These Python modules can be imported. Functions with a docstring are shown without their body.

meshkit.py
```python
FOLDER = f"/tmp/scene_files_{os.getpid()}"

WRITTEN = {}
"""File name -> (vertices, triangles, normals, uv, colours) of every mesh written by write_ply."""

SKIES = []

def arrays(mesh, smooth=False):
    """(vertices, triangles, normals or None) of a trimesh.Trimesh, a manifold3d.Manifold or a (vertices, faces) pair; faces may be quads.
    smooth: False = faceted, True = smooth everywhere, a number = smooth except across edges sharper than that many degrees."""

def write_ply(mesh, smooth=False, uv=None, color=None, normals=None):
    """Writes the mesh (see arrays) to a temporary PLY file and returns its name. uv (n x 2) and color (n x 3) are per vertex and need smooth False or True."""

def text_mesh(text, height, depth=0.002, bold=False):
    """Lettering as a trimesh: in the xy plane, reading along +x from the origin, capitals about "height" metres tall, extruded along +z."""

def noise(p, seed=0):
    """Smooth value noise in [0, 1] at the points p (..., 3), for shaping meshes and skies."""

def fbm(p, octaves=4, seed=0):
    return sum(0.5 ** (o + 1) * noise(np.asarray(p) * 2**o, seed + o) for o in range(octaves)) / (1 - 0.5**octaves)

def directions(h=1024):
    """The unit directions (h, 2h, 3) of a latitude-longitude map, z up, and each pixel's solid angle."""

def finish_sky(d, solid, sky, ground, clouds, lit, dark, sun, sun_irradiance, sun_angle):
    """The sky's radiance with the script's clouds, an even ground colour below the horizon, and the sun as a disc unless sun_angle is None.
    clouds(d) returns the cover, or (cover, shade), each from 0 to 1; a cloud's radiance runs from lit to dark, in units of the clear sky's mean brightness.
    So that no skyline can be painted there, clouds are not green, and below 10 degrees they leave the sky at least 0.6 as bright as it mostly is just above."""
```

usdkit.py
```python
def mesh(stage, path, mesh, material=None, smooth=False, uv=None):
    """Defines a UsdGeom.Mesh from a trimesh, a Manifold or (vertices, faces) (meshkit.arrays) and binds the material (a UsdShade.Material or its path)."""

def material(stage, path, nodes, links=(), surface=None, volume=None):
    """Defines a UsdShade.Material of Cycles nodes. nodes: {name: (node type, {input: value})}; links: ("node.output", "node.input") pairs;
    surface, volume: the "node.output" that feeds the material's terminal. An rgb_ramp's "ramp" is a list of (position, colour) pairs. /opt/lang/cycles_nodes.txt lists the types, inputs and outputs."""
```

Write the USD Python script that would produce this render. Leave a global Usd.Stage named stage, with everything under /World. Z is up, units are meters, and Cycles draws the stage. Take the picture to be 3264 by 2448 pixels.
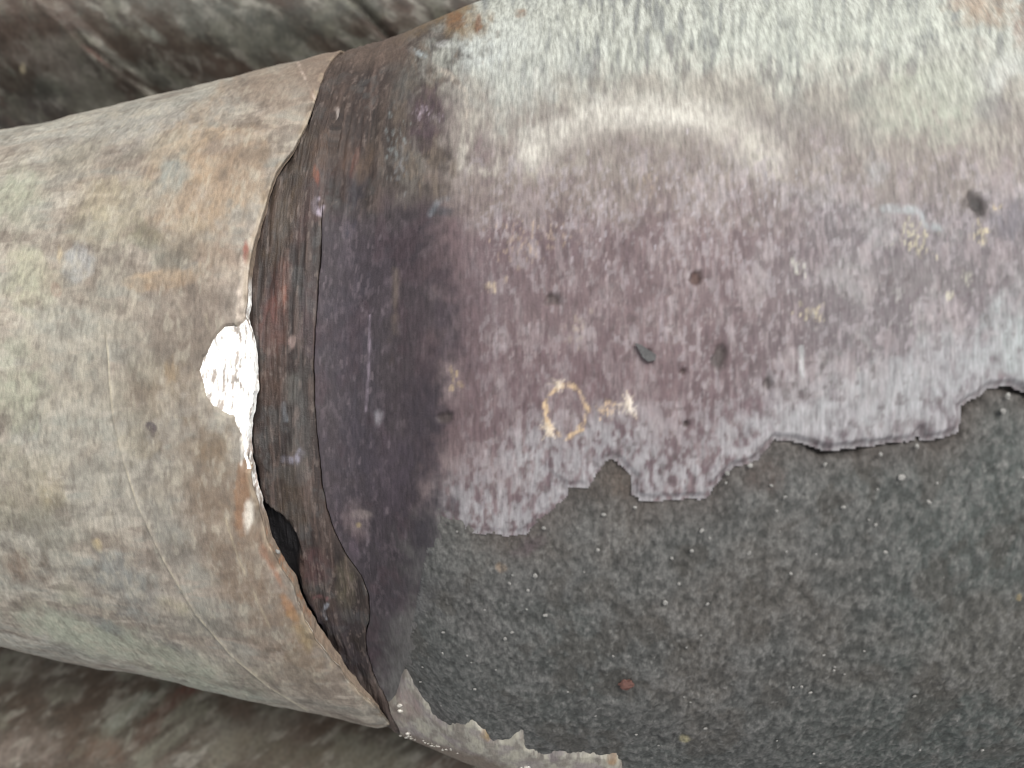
import math, numpy as np, trimesh, usdkit
from scipy.interpolate import PchipInterpolator
from pxr import Usd, UsdGeom, UsdLux, UsdShade, Gf, Sdf, Vt

stage = Usd.Stage.CreateInMemory()
UsdGeom.SetStageUpAxis(stage, UsdGeom.Tokens.z); UsdGeom.SetStageMetersPerUnit(stage, 1.0)
UsdGeom.Xform.Define(stage, '/World'); UsdGeom.Scope.Define(stage, '/World/Looks')

# ------------------------------------------------------------------ camera, sky, sun
K = 0.00018                       # metres per drawing unit (one unit = one photo pixel in the plane of the axis)
F = H = 2720.0                    # focal length in photo pixels; camera height over the axis, same number
cam = UsdGeom.Camera.Define(stage, '/World/camera')
cam.AddTranslateOp().Set(Gf.Vec3d(0, 0, H * K))           # straight above, looking down, photo-up = +y
cam.CreateFocalLengthAttr(30.0)
cam.CreateHorizontalApertureAttr(30.0 * 3264 / F); cam.CreateVerticalApertureAttr(30.0 * 2448 / F)
cam.CreateClippingRangeAttr(Gf.Vec2f(0.02, 100))
cam.CreateFStopAttr(7.0); cam.CreateFocusDistanceAttr(1900 * K)
cam.CreateExposureAttr(0.50)

SUN_EL, SUN_AZ = math.radians(56), math.radians(32)      # azimuth from +y towards +x
sd = np.array([math.sin(SUN_AZ) * math.cos(SUN_EL), math.cos(SUN_AZ) * math.cos(SUN_EL), math.sin(SUN_EL)])
dome = UsdLux.DomeLight.Define(stage, '/World/sky')
dome.GetPrim().SetCustomDataByKey('kind', 'structure')
skym = usdkit.material(stage, '/World/Looks/sky_look', {
    's': ('sky_texture', {'sky_type': 'single_scattering', 'sun_disc': False, 'sun_elevation': SUN_EL, 'sun_rotation': math.atan2(sd[0], sd[1]), 'aerosol_density': 3.0}),
    'h': ('hsv', {'saturation': 0.18}),
    'b': ('background_shader', {'strength': 0.15})}, [('s.color', 'h.color'), ('h.color', 'b.color')], surface='b.background')
UsdShade.MaterialBindingAPI.Apply(dome.GetPrim()).Bind(skym)
sun = UsdLux.DistantLight.Define(stage, '/World/sun')
sun.CreateNormalizeAttr(True); sun.CreateIntensityAttr(0.5); sun.CreateAngleAttr(30.0); sun.CreateColorAttr(Gf.Vec3f(1.0, 0.98, 0.95))
z = sd; x = np.cross([0, 0, 1], z); x /= np.linalg.norm(x); y = np.cross(z, x)
M = Gf.Matrix4d(*[float(q) for r in (x, y, z) for q in (*r, 0)], 0, 0, 0, 1)
sun.AddTransformOp().Set(M)

# ------------------------------------------------------------------ small tools
rng0 = np.random.default_rng(7)
TABS = rng0.random((16, 256, 256))
def n2(x, y, seed=0):
    t = TABS[seed % 16]; x = x + 37.3 * (seed // 16); ix = np.floor(x).astype(int); iy = np.floor(y).astype(int)
    a = x - ix; b = y - iy; a = a * a * (3 - 2 * a); b = b * b * (3 - 2 * b)
    i0, i1, j0, j1 = ix & 255, (ix + 1) & 255, iy & 255, (iy + 1) & 255
    return (t[i0, j0] * (1 - a) + t[i1, j0] * a) * (1 - b) + (t[i0, j1] * (1 - a) + t[i1, j1] * a) * b
def fb(x, y, sx, sy, seed=0, octs=4, rough=0.55):
    s = 0; w = 0; a = 1.0
    for o in range(octs):
        s = s + a * n2(x / sx * 2 ** o + 11.7 * o, y / sy * 2 ** o + 5.1 * o, seed + o); w += a; a *= rough
    return np.clip((s / w - 0.5) * 1.6 + 0.5, 0, 1)
def ss(a, b, x):
    t = np.clip((x - a) / (b - a), 0, 1); return t * t * (3 - 2 * t)
def lin(c):
    c = np.asarray(c, float) / 255.0
    return np.where(c <= 0.04045, c / 12.92, ((c + 0.055) / 1.055) ** 2.4)
def segdist(u, v, P):
    P = np.asarray(P, float); d = np.full(u.shape, 1e9)
    for (ax, ay), (bx, by) in zip(P[:-1], P[1:]):
        L = (bx - ax) ** 2 + (by - ay) ** 2
        t = np.clip(((u - ax) * (bx - ax) + (v - ay) * (by - ay)) / max(L, 1e-9), 0, 1)
        d = np.minimum(d, np.hypot(u - ax - t * (bx - ax), v - ay - t * (by - ay)))
    return d
def inpoly(u, v, P):
    P = np.asarray(P, float); r = np.zeros(u.shape, bool)
    for (ax, ay), (bx, by) in zip(P, np.roll(P, -1, 0)):
        if ay != by:
            r ^= ((ay > v) != (by > v)) & (u < (bx - ax) * (v - ay) / (by - ay) + ax)
    return r
def sdf(u, v, P):                                         # positive inside
    d = segdist(u, v, list(P) + [P[0]]); return np.where(inpoly(u, v, P), d, -d)

class Paint:
    """Albedo of a surface: pigments, stains, wear and some painted shade laid down in the surface's own map (photo pixels unrolled on it)."""
    def __init__(s, u, v, a, b, base, bk=.5):
        s.bk = bk
        s.u, s.v, s.a, s.b = u, v, a, b                   # a, b: distance along and around the piece (for grain)
        s.c = np.broadcast_to(lin(base), u.shape + (3,)).copy()
        s.w1 = fb(u, v, 90, 90, 3, 4) - 0.5; s.w2 = fb(u, v, 28, 28, 9, 3) - 0.5
        s.w3 = ss(.30, .68, .6 * fb(a, b, 9, 26, 13, 3) + .4 * fb(a, b, 34, 60, 15, 3))
    def lay(s, w, col):
        s.c += (lin(col) - s.c) * np.clip(w, 0, 1)[..., None]
    def blob(s, u, v, ru, rv, col, op=1.0, ang=0.0, soft=0.55, rag=0.7):
        m = (np.abs(s.u - u) < 2.2 * max(ru, rv)) & (np.abs(s.v - v) < 2.2 * max(ru, rv))
        if not m.any(): return
        x, y = s.u[m] - u, s.v[m] - v; ca, sa = math.cos(math.radians(ang)), math.sin(math.radians(ang))
        d = np.hypot((x * ca + y * sa) / ru, (-x * sa + y * ca) / rv) + rag * (s.w1[m] * 1.3 + s.w2[m] * 0.9)
        w = op * ss(1 + soft, 1 - soft, d) * (s.bk + (1 - s.bk) * s.w3[m])
        s.c[m] += (lin(col) - s.c[m]) * w[:, None]
    def stroke(s, P, wid, col, op=1.0, soft=0.8, rag=0.8, brk0=.2):
        P = np.asarray(P, float); mg = 3 * wid + 20
        m = (s.u > P[:, 0].min() - mg) & (s.u < P[:, 0].max() + mg) & (s.v > P[:, 1].min() - mg) & (s.v < P[:, 1].max() + mg)
        if not m.any(): return
        d = segdist(s.u[m], s.v[m], P) / wid + rag * (s.w1[m] + s.w2[m])
        w = op * ss(1 + soft, 1 - soft, d) * (brk0 + (1 - brk0) * s.w3[m])
        s.c[m] += (lin(col) - s.c[m]) * w[:, None]
    def flecks(s, u, v, r, col, n=14, op=.7, ry=None, seed=0):
        g = np.random.default_rng(int(u * 7 + v * 13 + seed)); ry = ry or r
        for _ in range(n):
            x, y = u + r * g.normal() * .5, v + ry * g.normal() * .5; L = g.uniform(4, 16); w = g.uniform(1.6, 3.8)
            s.stroke([(x, y), (x + g.uniform(-4, 3), y + L)], w, col, op * g.uniform(.3, 1), .8, .5, .5)
    def mul(s, f): s.c *= f[..., None]

ALB = 0.70                                                # darkens all but the bare white core, so the core burns out

def mat(name, rough=0.65, spec=0.35, grain=(900, 260), gamp=0.35, bump=0.25, bscale=1500, coat=0.0, speck=0.0):
    """vertex pigment x fine fibre-like grain, with matching relief"""
    nodes = {
        'cd': ('attribute', {'attribute': 'Cd'}),
        'tc': ('texture_coordinate', {}),
        'mp': ('mapping', {'scale': (grain[0], grain[1], 1)}),
        'n1': ('noise_texture', {'scale': 1.0, 'detail': 3.0, 'roughness': 0.6}),
        'r1': ('map_range', {'from_min': 0.3, 'from_max': 0.7, 'to_min': 1 - gamp, 'to_max': 1 + gamp}),
        'mx': ('mix_color', {'blend_type': 'multiply', 'fac': 1.0, 'use_clamp': False}),
        'n2': ('noise_texture', {'scale': bscale, 'detail': 4.0, 'roughness': 0.65}),
        'ad': ('math', {'math_type': 'add'}),
        'bp': ('bump', {'strength': bump, 'distance': 0.0006}),
        'rr': ('map_range', {'from_min': 0.3, 'from_max': 0.7, 'to_min': rough - 0.12, 'to_max': rough + 0.12}),
        'p': ('principled_bsdf', {'specular_ior_level': spec, 'coat_weight': coat, 'coat_roughness': 0.25}),
        'geo': ('geometry', {})}
    links = [('tc.UV', 'mp.vector'), ('mp.vector', 'n1.vector'), ('n1.fac', 'r1.value'), ('cd.color', 'mx.a'), ('r1.result', 'mx.b'),
             ('geo.position', 'n2.vector'), ('n1.fac', 'ad.value1'), ('n2.fac', 'ad.value2'), ('ad.value', 'bp.height'), ('bp.normal', 'p.normal'),
             ('n2.fac', 'rr.value'), ('rr.result', 'p.roughness'), ('mx.result', 'p.base_color')]
    return usdkit.material(stage, '/World/Looks/' + name, nodes, links, surface='p.BSDF')

NAMES = {}
def path_for(name, parent):
    k = (parent, name); n = NAMES.get(k, 0); NAMES[k] = n + 1
    return f'{parent}/{name}' + (f'_{n:03d}' if n else '')
def thing(name, label, cat, kind=None):
    p = path_for(name, '/World'); g = UsdGeom.Xform.Define(stage, p).GetPrim()
    g.SetCustomDataByKey('label', label); g.SetCustomDataByKey('category', cat)
    if kind: g.SetCustomDataByKey('kind', kind)
    return p
def put(name, parent, V, Fc, m, col=None, uv=None, label=None, kind=None, normals=None, smooth=True):
    """one Mesh prim; V in drawing units"""
    p = path_for(name, parent)
    used = np.unique(Fc); remap = np.full(len(V), -1); remap[used] = np.arange(len(used))
    V, Fc = V[used], remap[Fc]
    if col is not None: col = col[used]
    if uv is not None: uv = uv[used]
    g = usdkit.mesh(stage, p, (V * K, Fc), m, smooth=smooth, uv=None if uv is None else uv * K)
    if col is not None:
        UsdGeom.PrimvarsAPI(g).CreatePrimvar('Cd', Sdf.ValueTypeNames.Color3fArray, 'vertex').Set(Vt.Vec3fArray.FromNumpy(np.ascontiguousarray(np.clip(col * (1.0 if name == 'white_core' else ALB), 0, 0.9), np.float32)))
    q = g.GetPrim()
    if label: q.SetCustomDataByKey('label', label)
    if kind: q.SetCustomDataByKey('kind', kind)
    return p
def gridfaces(nr, nc, keep=None):
    i = np.arange(nr * nc).reshape(nr, nc)
    a, b, c, d = i[:-1, :-1], i[:-1, 1:], i[1:, 1:], i[1:, :-1]
    f = np.stack([np.stack([a, b, c], -1), np.stack([a, c, d], -1)], 2).reshape(-1, 3)
    if keep is not None:
        k = keep[:-1, :-1] | keep[:-1, 1:] | keep[1:, 1:] | keep[1:, :-1]
        f = f[np.repeat(k.ravel(), 2)]
    return f

# ------------------------------------------------------------------ the shape: a tapering round piece lying on its side, axis along x
Rsil = PchipInterpolator([-2800, -1498, -1030, -640, -340, -72, 300, 900, 1600, 2600], [560, 781, 876, 958, 1021, 1116, 1185, 1225, 1240, 1240])
def Yc(X): return np.clip(X + 300, -2500, 1200) * 0.014
def recess(th):
    d = np.degrees(th)
    r = 60 * ss(-66, -42, d) * (.2 * ss(66, 30, d) + .8 * ss(40, -6, d))
    return r
def Rflare(X, th, Xe, Xc):
    """neck and flare: set back behind the sleeve's rim in front, flush with it at the sides"""
    g = 1 - ss(-430, -40, X)
    return Rsil(X) - recess(th) * g - 26 * ss(-470, -330, X) * (1 - ss(-330, -120, X)) * ss(62, 40, np.abs(np.degrees(th)))
def pt(X, th, R): return np.stack([X, Yc(X) + R * np.sin(th), R * np.cos(th)], -1)
def proj(P):
    t = np.maximum(H - P[..., 2], 200)
    return 1632 + F * P[..., 0] / t, 1224 - F * P[..., 1] / t
def cast(u, v, Rf):
    """photo pixel -> (X, theta) on a round surface"""
    a, b = (u - 1632) / F, -(v - 1224) / F
    t = np.linspace(0.35 * H, 1.1 * H, 3000); X, Y, Z = a * t, b * t, H - t
    th = np.arctan2(Y - Yc(X), Z); g = np.hypot(Y - Yc(X), Z) - Rf(X, th)
    i = np.where(g < 0)[0]; i = i[0] if len(i) else int(np.argmin(g))
    return X[i], th[i]
def curve(P, Rf):
    q = np.array([cast(u, v, Rf) for u, v in P]); q = q[np.argsort(q[:, 1])]
    th = np.maximum.accumulate(q[:, 1] + np.arange(len(q)) * 1e-6)
    return lambda t: np.interp(t, th, q[:, 0])

EDGE = [(1000, 318), (975, 385), (930, 470), (882, 542), (842, 650), (815, 722), (800, 785), (790, 850), (780, 950), (776, 1000), (790, 1060), (800, 1110), (806, 1170),
        (804, 1220), (796, 1290), (786, 1340), (784, 1400), (786, 1480), (795, 1540), (810, 1605), (832, 1680), (858, 1750), (888, 1812), (925, 1890), (962, 1972), (1002, 2050),
        (1055, 2125), (1120, 2200), (1180, 2260), (1232, 2312)]
CRACK = [(1062, 300), (1050, 420), (1040, 560), (1028, 690), (1018, 850), (1011, 950), (1005, 1040), (1000, 1110), (997, 1180), (1003, 1260), (1009, 1380), (1020, 1490), (1040, 1620), (1066, 1700), (1106, 1772),
         (1150, 1838), (1175, 1900), (1180, 1952), (1166, 2020), (1169, 2082), (1191, 2150), (1216, 2210), (1248, 2278)]
Xe_f = curve(EDGE, lambda X, th: Rsil(X))
Xc_f = curve(CRACK, lambda X, th: Rflare(X, th, 0, 0))

NT = 1120
TH = np.radians(np.linspace(-112, 112, NT))
# slight denser rows where the camera looks straight at the surface
TH = TH * (0.86 + 0.14 * (np.abs(TH) / TH[-1]) ** 2)
jag = lambda th, s, a: a * (fb(th * 960, th * 0, 60, 1, s, 4, 0.7) - 0.5)
Xe = Xe_f(TH) + jag(TH, 21, 3 + 5 * ss(25, 0, np.degrees(TH)))
Xc = np.maximum(Xc_f(TH) + jag(TH, 33, 4), Xe + 25)
GM = ss(30, 18, np.degrees(TH))
gap = 0.4 + 3.6 * GM * ss(-75, -68, np.degrees(TH)) * (0.75 + 0.5 * n2(TH * 30, TH * 0, 5))

CHIP = [(830, 1035), (780, 1018), (750, 1035), (715, 1040), (690, 1062), (668, 1095), (662, 1125), (646, 1140), (636, 1180), (640, 1215), (652, 1240), (656, 1265), (680, 1295), (715, 1315), (740, 1330), (755, 1362), (768, 1400), (775, 1440), (782, 1500), (830, 1500)]
COAT = [(-400, -3000), (-400, 3500), (1320, 2320), (1305, 2150), (1330, 2000), (1358, 1850), (1388, 1720), (1402, 1640), (1423, 1655), (1470, 1668), (1529, 1687), (1600, 1690), (1668, 1690), (1690, 1664), (1735, 1622), (1790, 1572), (1766, 1532), (1757, 1503), (1813, 1537), (1863, 1537), (1885, 1506),
        (1920, 1460), (1965, 1442), (1996, 1478), (2032, 1516), (2029, 1566), (2054, 1580), (2150, 1577), (2244, 1572), (2259, 1542), (2300, 1500), (2336, 1472), (2380, 1462), (2407, 1450), (2432, 1415), (2464, 1383), (2530, 1388), (2584, 1402), (2630, 1418), (2690, 1414),
        (2760, 1405), (2831, 1397), (2870, 1392), (2902, 1386), (2925, 1358), (2945, 1352), (2948, 1384), (3000, 1381), (3042, 1362), (3051, 1288), (3075, 1268), (3110, 1250), (3150, 1216), (3230, 1213), (3290, 1240), (3400, 1225), (3600, 1160), (9000, 900), (9000, -3000)]
LOWC = [(1180, 2190), (1240, 2245), (1266, 2215), (1280, 2160), (1294, 2138), (1318, 2178), (1341, 2211), (1376, 2270), (1423, 2318), (1470, 2303), (1517, 2303), (1545, 2330), (1564, 2358), (1623, 2358), (1645, 2345), (1664, 2344), (1676, 2382), (1717, 2406), (1823, 2402),
        (1930, 2405), (1964, 2405), (1985, 2455), (2200, 2500), (2600, 2560), (3600, 2600), (3600, 4000), (1000, 4000), (1000, 2400)]
PITS = [(3110, 650, 36, 40), (2218, 888, 24, 26), (2288, 1142, 25, 38), (2446, 1222, 16, 26), (1762, 950, 30, 24), (2186, 1352, 10, 12), (2175, 1184, 9, 10), (2060, 1125, 8, 8), (1420, 1330, 26, 18)]

# ------------------------------------------------------------------ the ground behind
def ground():
    xs = np.concatenate([np.linspace(-4200, -2050, 40), np.linspace(-2040, 300, 420), np.linspace(320, 4200, 50)])
    ys = np.concatenate([np.linspace(-3600, -1950, 40), np.linspace(-1940, -650, 250), np.linspace(-640, 640, 40), np.linspace(650, 1900, 250), np.linspace(1920, 3600, 40)])
    Y, X = np.meshgrid(ys, xs, indexing='ij')
    # broad swells and one long crease running under the piece
    Z = -330 + 150 * (fb(X, Y, 1300, 900, 41, 3) - 0.5) + 26 * (fb(X, Y, 160, 120, 44, 3) - 0.5) - 420 * ss(1330, 900, np.abs(Y)) + 110 - 0.10 * np.maximum(np.abs(Y) - 1000, 0)
    up = Y > 0
    u, v = 1632 + F * X / (H - Z), 1224 - F * Y / (H - Z)
    CR = [(120, -40), (215, 70), (300, 165), (400, 240), (500, 305), (700, 420)]
    CR2 = [(1090, -40), (1150, 20), (1215, 90), (1300, 170)]
    dc = segdist(u, v, CR)
    side = (u - 120) * 0.66 - (v + 40) * 0.75                                   # which side of the crease
    Z = Z + 60 * np.exp(-np.maximum(dc, 0) / 120.0) * ss(-20, 30, -side) * up - 30 * np.exp(-(segdist(u, v, CR2) / 14) ** 2) * up - 26 * np.exp(-(dc / 12) ** 2) * up
    P = Paint(u, v, X, Y, (90, 84, 76))
    sgn = np.where(up, 1.0, -1.0)
    a = np.where(up, 0.62, -0.62)                                              # streaks lean towards the piece
    p, q = u * np.cos(a) + v * np.sin(a), -u * np.sin(a) + v * np.cos(a)
    s1 = fb(p, q, 300, 70, 50, 4); s2 = fb(p, q, 120, 34, 54, 4); s3 = fb(p, q, 260, 90, 58, 4); s4 = fb(p, q, 55, 20, 62, 3)
    P.lay(0.75 * ss(0.50, 0.75, s1), (120, 118, 106)); P.lay(0.7 * ss(0.55, 0.8, s3), (84, 62, 54)); P.lay(0.75 * ss(0.55, 0.8, s2), (62, 56, 50))
    P.lay(0.55 * ss(0.6, 0.8, 1 - s3), (108, 112, 101)); P.lay(0.7 * ss(0.56, 0.78, s4), (156, 152, 140)); P.lay(0.7 * ss(0.56, 0.78, 1 - s4), (48, 43, 38)); s6 = fb(p, q, 110, 60, 66, 5); P.lay(.7 * ss(.54, .72, s6), (66, 50, 40)); P.lay(.6 * ss(.56, .74, 1 - s6), (128, 128, 112))
    B = P.blob
    B(90, 60, 240, 120, (100, 82, 72), .7, 30); B(250, 240, 150, 70, (136, 130, 120), .75, 35); B(170, 290, 60, 40, (105, 110, 98), .5)
    B(330, 195, 46, 9, (150, 98, 86), .8, 40); B(700, 70, 330, 60, (96, 99, 91), .7, 22); B(820, 55, 130, 26, (74, 78, 72), .8, 15); B(420, 110, 60, 20, (132, 132, 116), .6, 40)
    B(600, 200, 230, 36, (66, 54, 48), .7, 18); B(1000, 60, 180, 60, (72, 76, 70), .7, -10); B(60, 370, 220, 60, (58, 54, 54), .7, -12); B(480, 100, 50, 14, (150, 154, 142), .6, 40)  # dark blob at far left paints the contact shadow beside the sleeve
    P.stroke([(200, 55), (300, 165), (400, 240), (500, 305)], 11, (58, 40, 34), .75); P.stroke(CR2, 9, (44, 40, 36), .7)
    B(78, 225, 9, 12, (200, 186, 150), .9)
    B(60, 2390, 130, 60, (146, 132, 122), .75, -15); B(560, 2230, 90, 22, (92, 48, 42), .8, -35); B(470, 2330, 70, 26, (88, 56, 48), .7, -50); B(590, 2195, 40, 16, (98, 46, 42), .8, -10)
    P.stroke([(340, 2325), (400, 2280), (470, 2215)], 14, (158, 164, 150), .75); P.stroke([(400, 2390), (425, 2330)], 10, (150, 150, 136), .7)
    B(260, 2360, 60, 60, (80, 60, 48), .65); B(880, 2290, 220, 40, (120, 114, 104), .65, -12); B(1050, 2420, 320, 46, (92, 88, 70), .7, 5); B(720, 2400, 120, 30, (126, 118, 102), .6, -30)
    B(330, 2390, 60, 30, (120, 92, 76), .6); B(770, 2270, 30, 24, (74, 48, 40), .6); B(90, 2180, 160, 30, (60, 50, 44), .6, 10); B(520, 2380, 120, 26, (118, 120, 104), .6, -40)  # long dark blob at far left paints the shadow under the sleeve
    P.c = P.c.mean(-1, keepdims=True) * .12 + P.c * .88; P.lay(np.where(up, .15, .30), (112, 100, 84)); P.mul(np.where(up, .82, .95))
    V = np.stack([X, Y, Z], -1)
    p_ = put('ground', '/World', V.reshape(-1, 3), gridfaces(*X.shape), mat('ground_look', 0.7, 0.3, (420, 420), 0.2, 0.2, 900), P.c.reshape(-1, 3), np.stack([X, Y], -1).reshape(-1, 2))
    g = stage.GetPrimAtPath(p_); g.SetCustomDataByKey('label', 'blotchy brown, grey and green surface behind the tapered piece'); g.SetCustomDataByKey('category', 'ground'); g.SetCustomDataByKey('kind', 'structure')
ground()

# ------------------------------------------------------------------ the tapered sleeve on the left
SLEEVE = thing('tapered_sleeve', 'tapered grey-brown weathered sleeve with a white chip in its ragged rim', 'sleeve')
def sleeve():
    nc = 430
    s = np.linspace(0, 1, nc)
    back = np.where(s < 0.12, -2600 + (s / 0.12) * 1150, -1450 + (s - 0.12) / 0.88 * 0)     # left end -> -1450
    X = np.empty((NT, nc))
    m = s < 0.12
    X[:, m] = (-2600 + s[m] / 0.12 * 1150)[None]
    X[:, ~m] = -1450 + ((s[~m] - 0.12) / 0.88)[None] * (Xe[:, None] + 1450)
    T = np.repeat(TH[:, None], nc, 1)
    R = Rsil(X)
    a, b = X, T * 960
    warp = 5.0 * (fb(a, b, 240, 240, 70, 3) - 0.5) + 1.6 * (fb(a, b, 40, 90, 73, 3) - 0.5)
    R = R + 2.2 * warp - (3 + 9 * ss(30, 0, np.degrees(TH))[:, None]) * ss(60, 0, Xe[:, None] - X) * (0.3 + fb(a, b, 30, 90, 77, 2))
    u, v = proj(pt(X, T, R))
    cd = sdf(u, v, CHIP) + 9 * (fb(u, v, 26, 26, 80, 3) - 0.5)
    # seam: a fine raised hair line running round the piece
    SEAM = [(338, 1060), (346, 1130), (352, 1230), (362, 1330), (392, 1460), (440, 1610), (520, 1780), (620, 1950), (740, 2090), (860, 2190), (980, 2262)]
    dse = segdist(u, v, SEAM)
    R = R + 3.0 * np.exp(-(dse / 5.0) ** 2) * ss(1000, 1100, v)
    P = Paint(u, v, a, b, (165, 155, 143), .8); B, S = P.blob, P.stroke
    # swirls of pigment: flow lines lean down to the right below, up to the right above
    f1 = fb(a + 0.5 * np.abs(b), b, 260, 130, 84, 5); f2 = fb(a + 0.5 * np.abs(b), b, 130, 60, 90, 5); f3 = fb(a, b, 70, 46, 95, 5); f4 = fb(a + 0.35 * np.abs(b), b, 34, 60, 100, 4); f5 = fb(a, b, 14, 34, 104, 3)
    left = ss(560, 120, u)
    P.lay(0.75 * left, (186, 181, 168))
    edge = ss(0.42, 0.60, np.abs(np.sin(T)) * 0.75)
    P.lay(0.65 * edge * ss(900, 600, u), (186, 184, 174))  # brighter light on the left end and edges put into the pigment
    P.lay(0.5 * ss(0.44, 0.8, f1), (140, 124, 110)); P.lay(0.4 * ss(0.46, 0.82, f2), (186, 178, 165)); P.lay(0.45 * ss(0.46, 0.82, 1 - f2), (116, 106, 97)); P.lay(.5 * ss(.55, .8, fb(a + .8 * np.abs(b), b, 90, 36, 106, 4)), (150, 152, 144)); P.lay(.5 * ss(.55, .8, 1 - fb(a + .8 * np.abs(b), b, 90, 36, 106, 4)), (104, 92, 82))
    P.lay(0.35 * ss(0.55, 0.75, 1 - f1), (136, 138, 130))
    # upper part
    B(560, 390, 260, 60, (160, 157, 150), .7, -14); B(300, 420, 220, 46, (156, 154, 146), .7, -14); B(830, 280, 120, 60, (132, 116, 102), .7, -14); B(900, 240, 110, 30, (150, 136, 122), .6, -14)
    B(660, 520, 170, 150, (172, 150, 124), .8, -25); B(560, 480, 90, 30, (174, 164, 146), .6, -20); B(545, 590, 44, 80, (140, 147, 143), .8, 25); B(600, 660, 130, 60, (158, 138, 116), .7, -10)
    B(760, 520, 90, 70, (128, 112, 98), .6, -40); B(690, 470, 80, 24, (118, 108, 102), .6, -25); B(470, 470, 150, 16, (120, 116, 106), .5, -25); B(240, 500, 120, 36, (128, 124, 110), .55, -30); B(420, 640, 60, 60, (150, 146, 134), .6)
    B(330, 640, 110, 60, (170, 160, 136), .6, -20); B(300, 720, 90, 60, (178, 172, 148), .5); B(60, 620, 90, 70, (168, 172, 150), .6); B(100, 900, 70, 110, (178, 178, 152), .65); B(90, 700, 60, 50, (140, 138, 124), .5); B(180, 580, 90, 24, (132, 128, 120), .6, -30)
    B(470, 760, 60, 40, (118, 116, 96), .65); B(540, 810, 70, 34, (128, 124, 112), .75, -10); B(590, 750, 70, 60, (160, 146, 124), .6, -20); B(700, 820, 60, 70, (146, 128, 112), .6)
    B(252, 840, 56, 66, (156, 157, 156), .8, 0, .2, .35); B(180, 925, 12, 22, (136, 78, 58), .85, -20); B(172, 905, 40, 30, (140, 122, 104), .6); B(190, 815, 12, 34, (184, 168, 140), .7)
    # comet-shaped tan patch with a darker grey-green dab above
    B(510, 893, 95, 30, (192, 170, 142), .9, -8, .2, .45); S([(430, 905), (520, 926), (590, 900), (650, 850), (690, 800)], 13, (146, 122, 98), .7); S([(440, 880), (520, 900), (585, 880), (640, 845)], 10, (196, 172, 142), .7); B(545, 828, 50, 24, (118, 116, 106), .85, 0)
    # browner middle, the dimmer light there painted in with the brown
    B(600, 1130, 230, 240, (122, 109, 97), .65); B(560, 1100, 110, 80, (108, 98, 88), .5); B(640, 1000, 90, 60, (126, 114, 104), .5); B(480, 1260, 120, 100, (132, 120, 100), .5); B(650, 1500, 120, 160, (130, 115, 99), .65); B(700, 1420, 60, 60, (120, 102, 80), .5)
    B(250, 1200, 200, 320, (150, 149, 138), .5); B(60, 1240, 70, 140, (170, 172, 150), .6); B(40, 1120, 60, 60, (164, 166, 150), .5); B(60, 1560, 110, 120, (132, 126, 108), .6)
    B(483, 1358, 19, 15, (84, 76, 80), .9, 20, .25, .6); B(487, 1378, 6, 16, (96, 86, 86), .8); B(420, 1420, 60, 40, (158, 148, 128), .45); B(545, 1190, 20, 40, (158, 136, 106), .5)
    B(800, 1480, 30, 150, (134, 116, 96), .6); B(170, 1560, 40, 50, (170, 158, 128), .5); B(310, 1730, 26, 16, (196, 178, 138), .7, 70); B(60, 1800, 70, 60, (112, 90, 74), .7); B(190, 1700, 130, 70, (130, 128, 116), .5)
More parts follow.
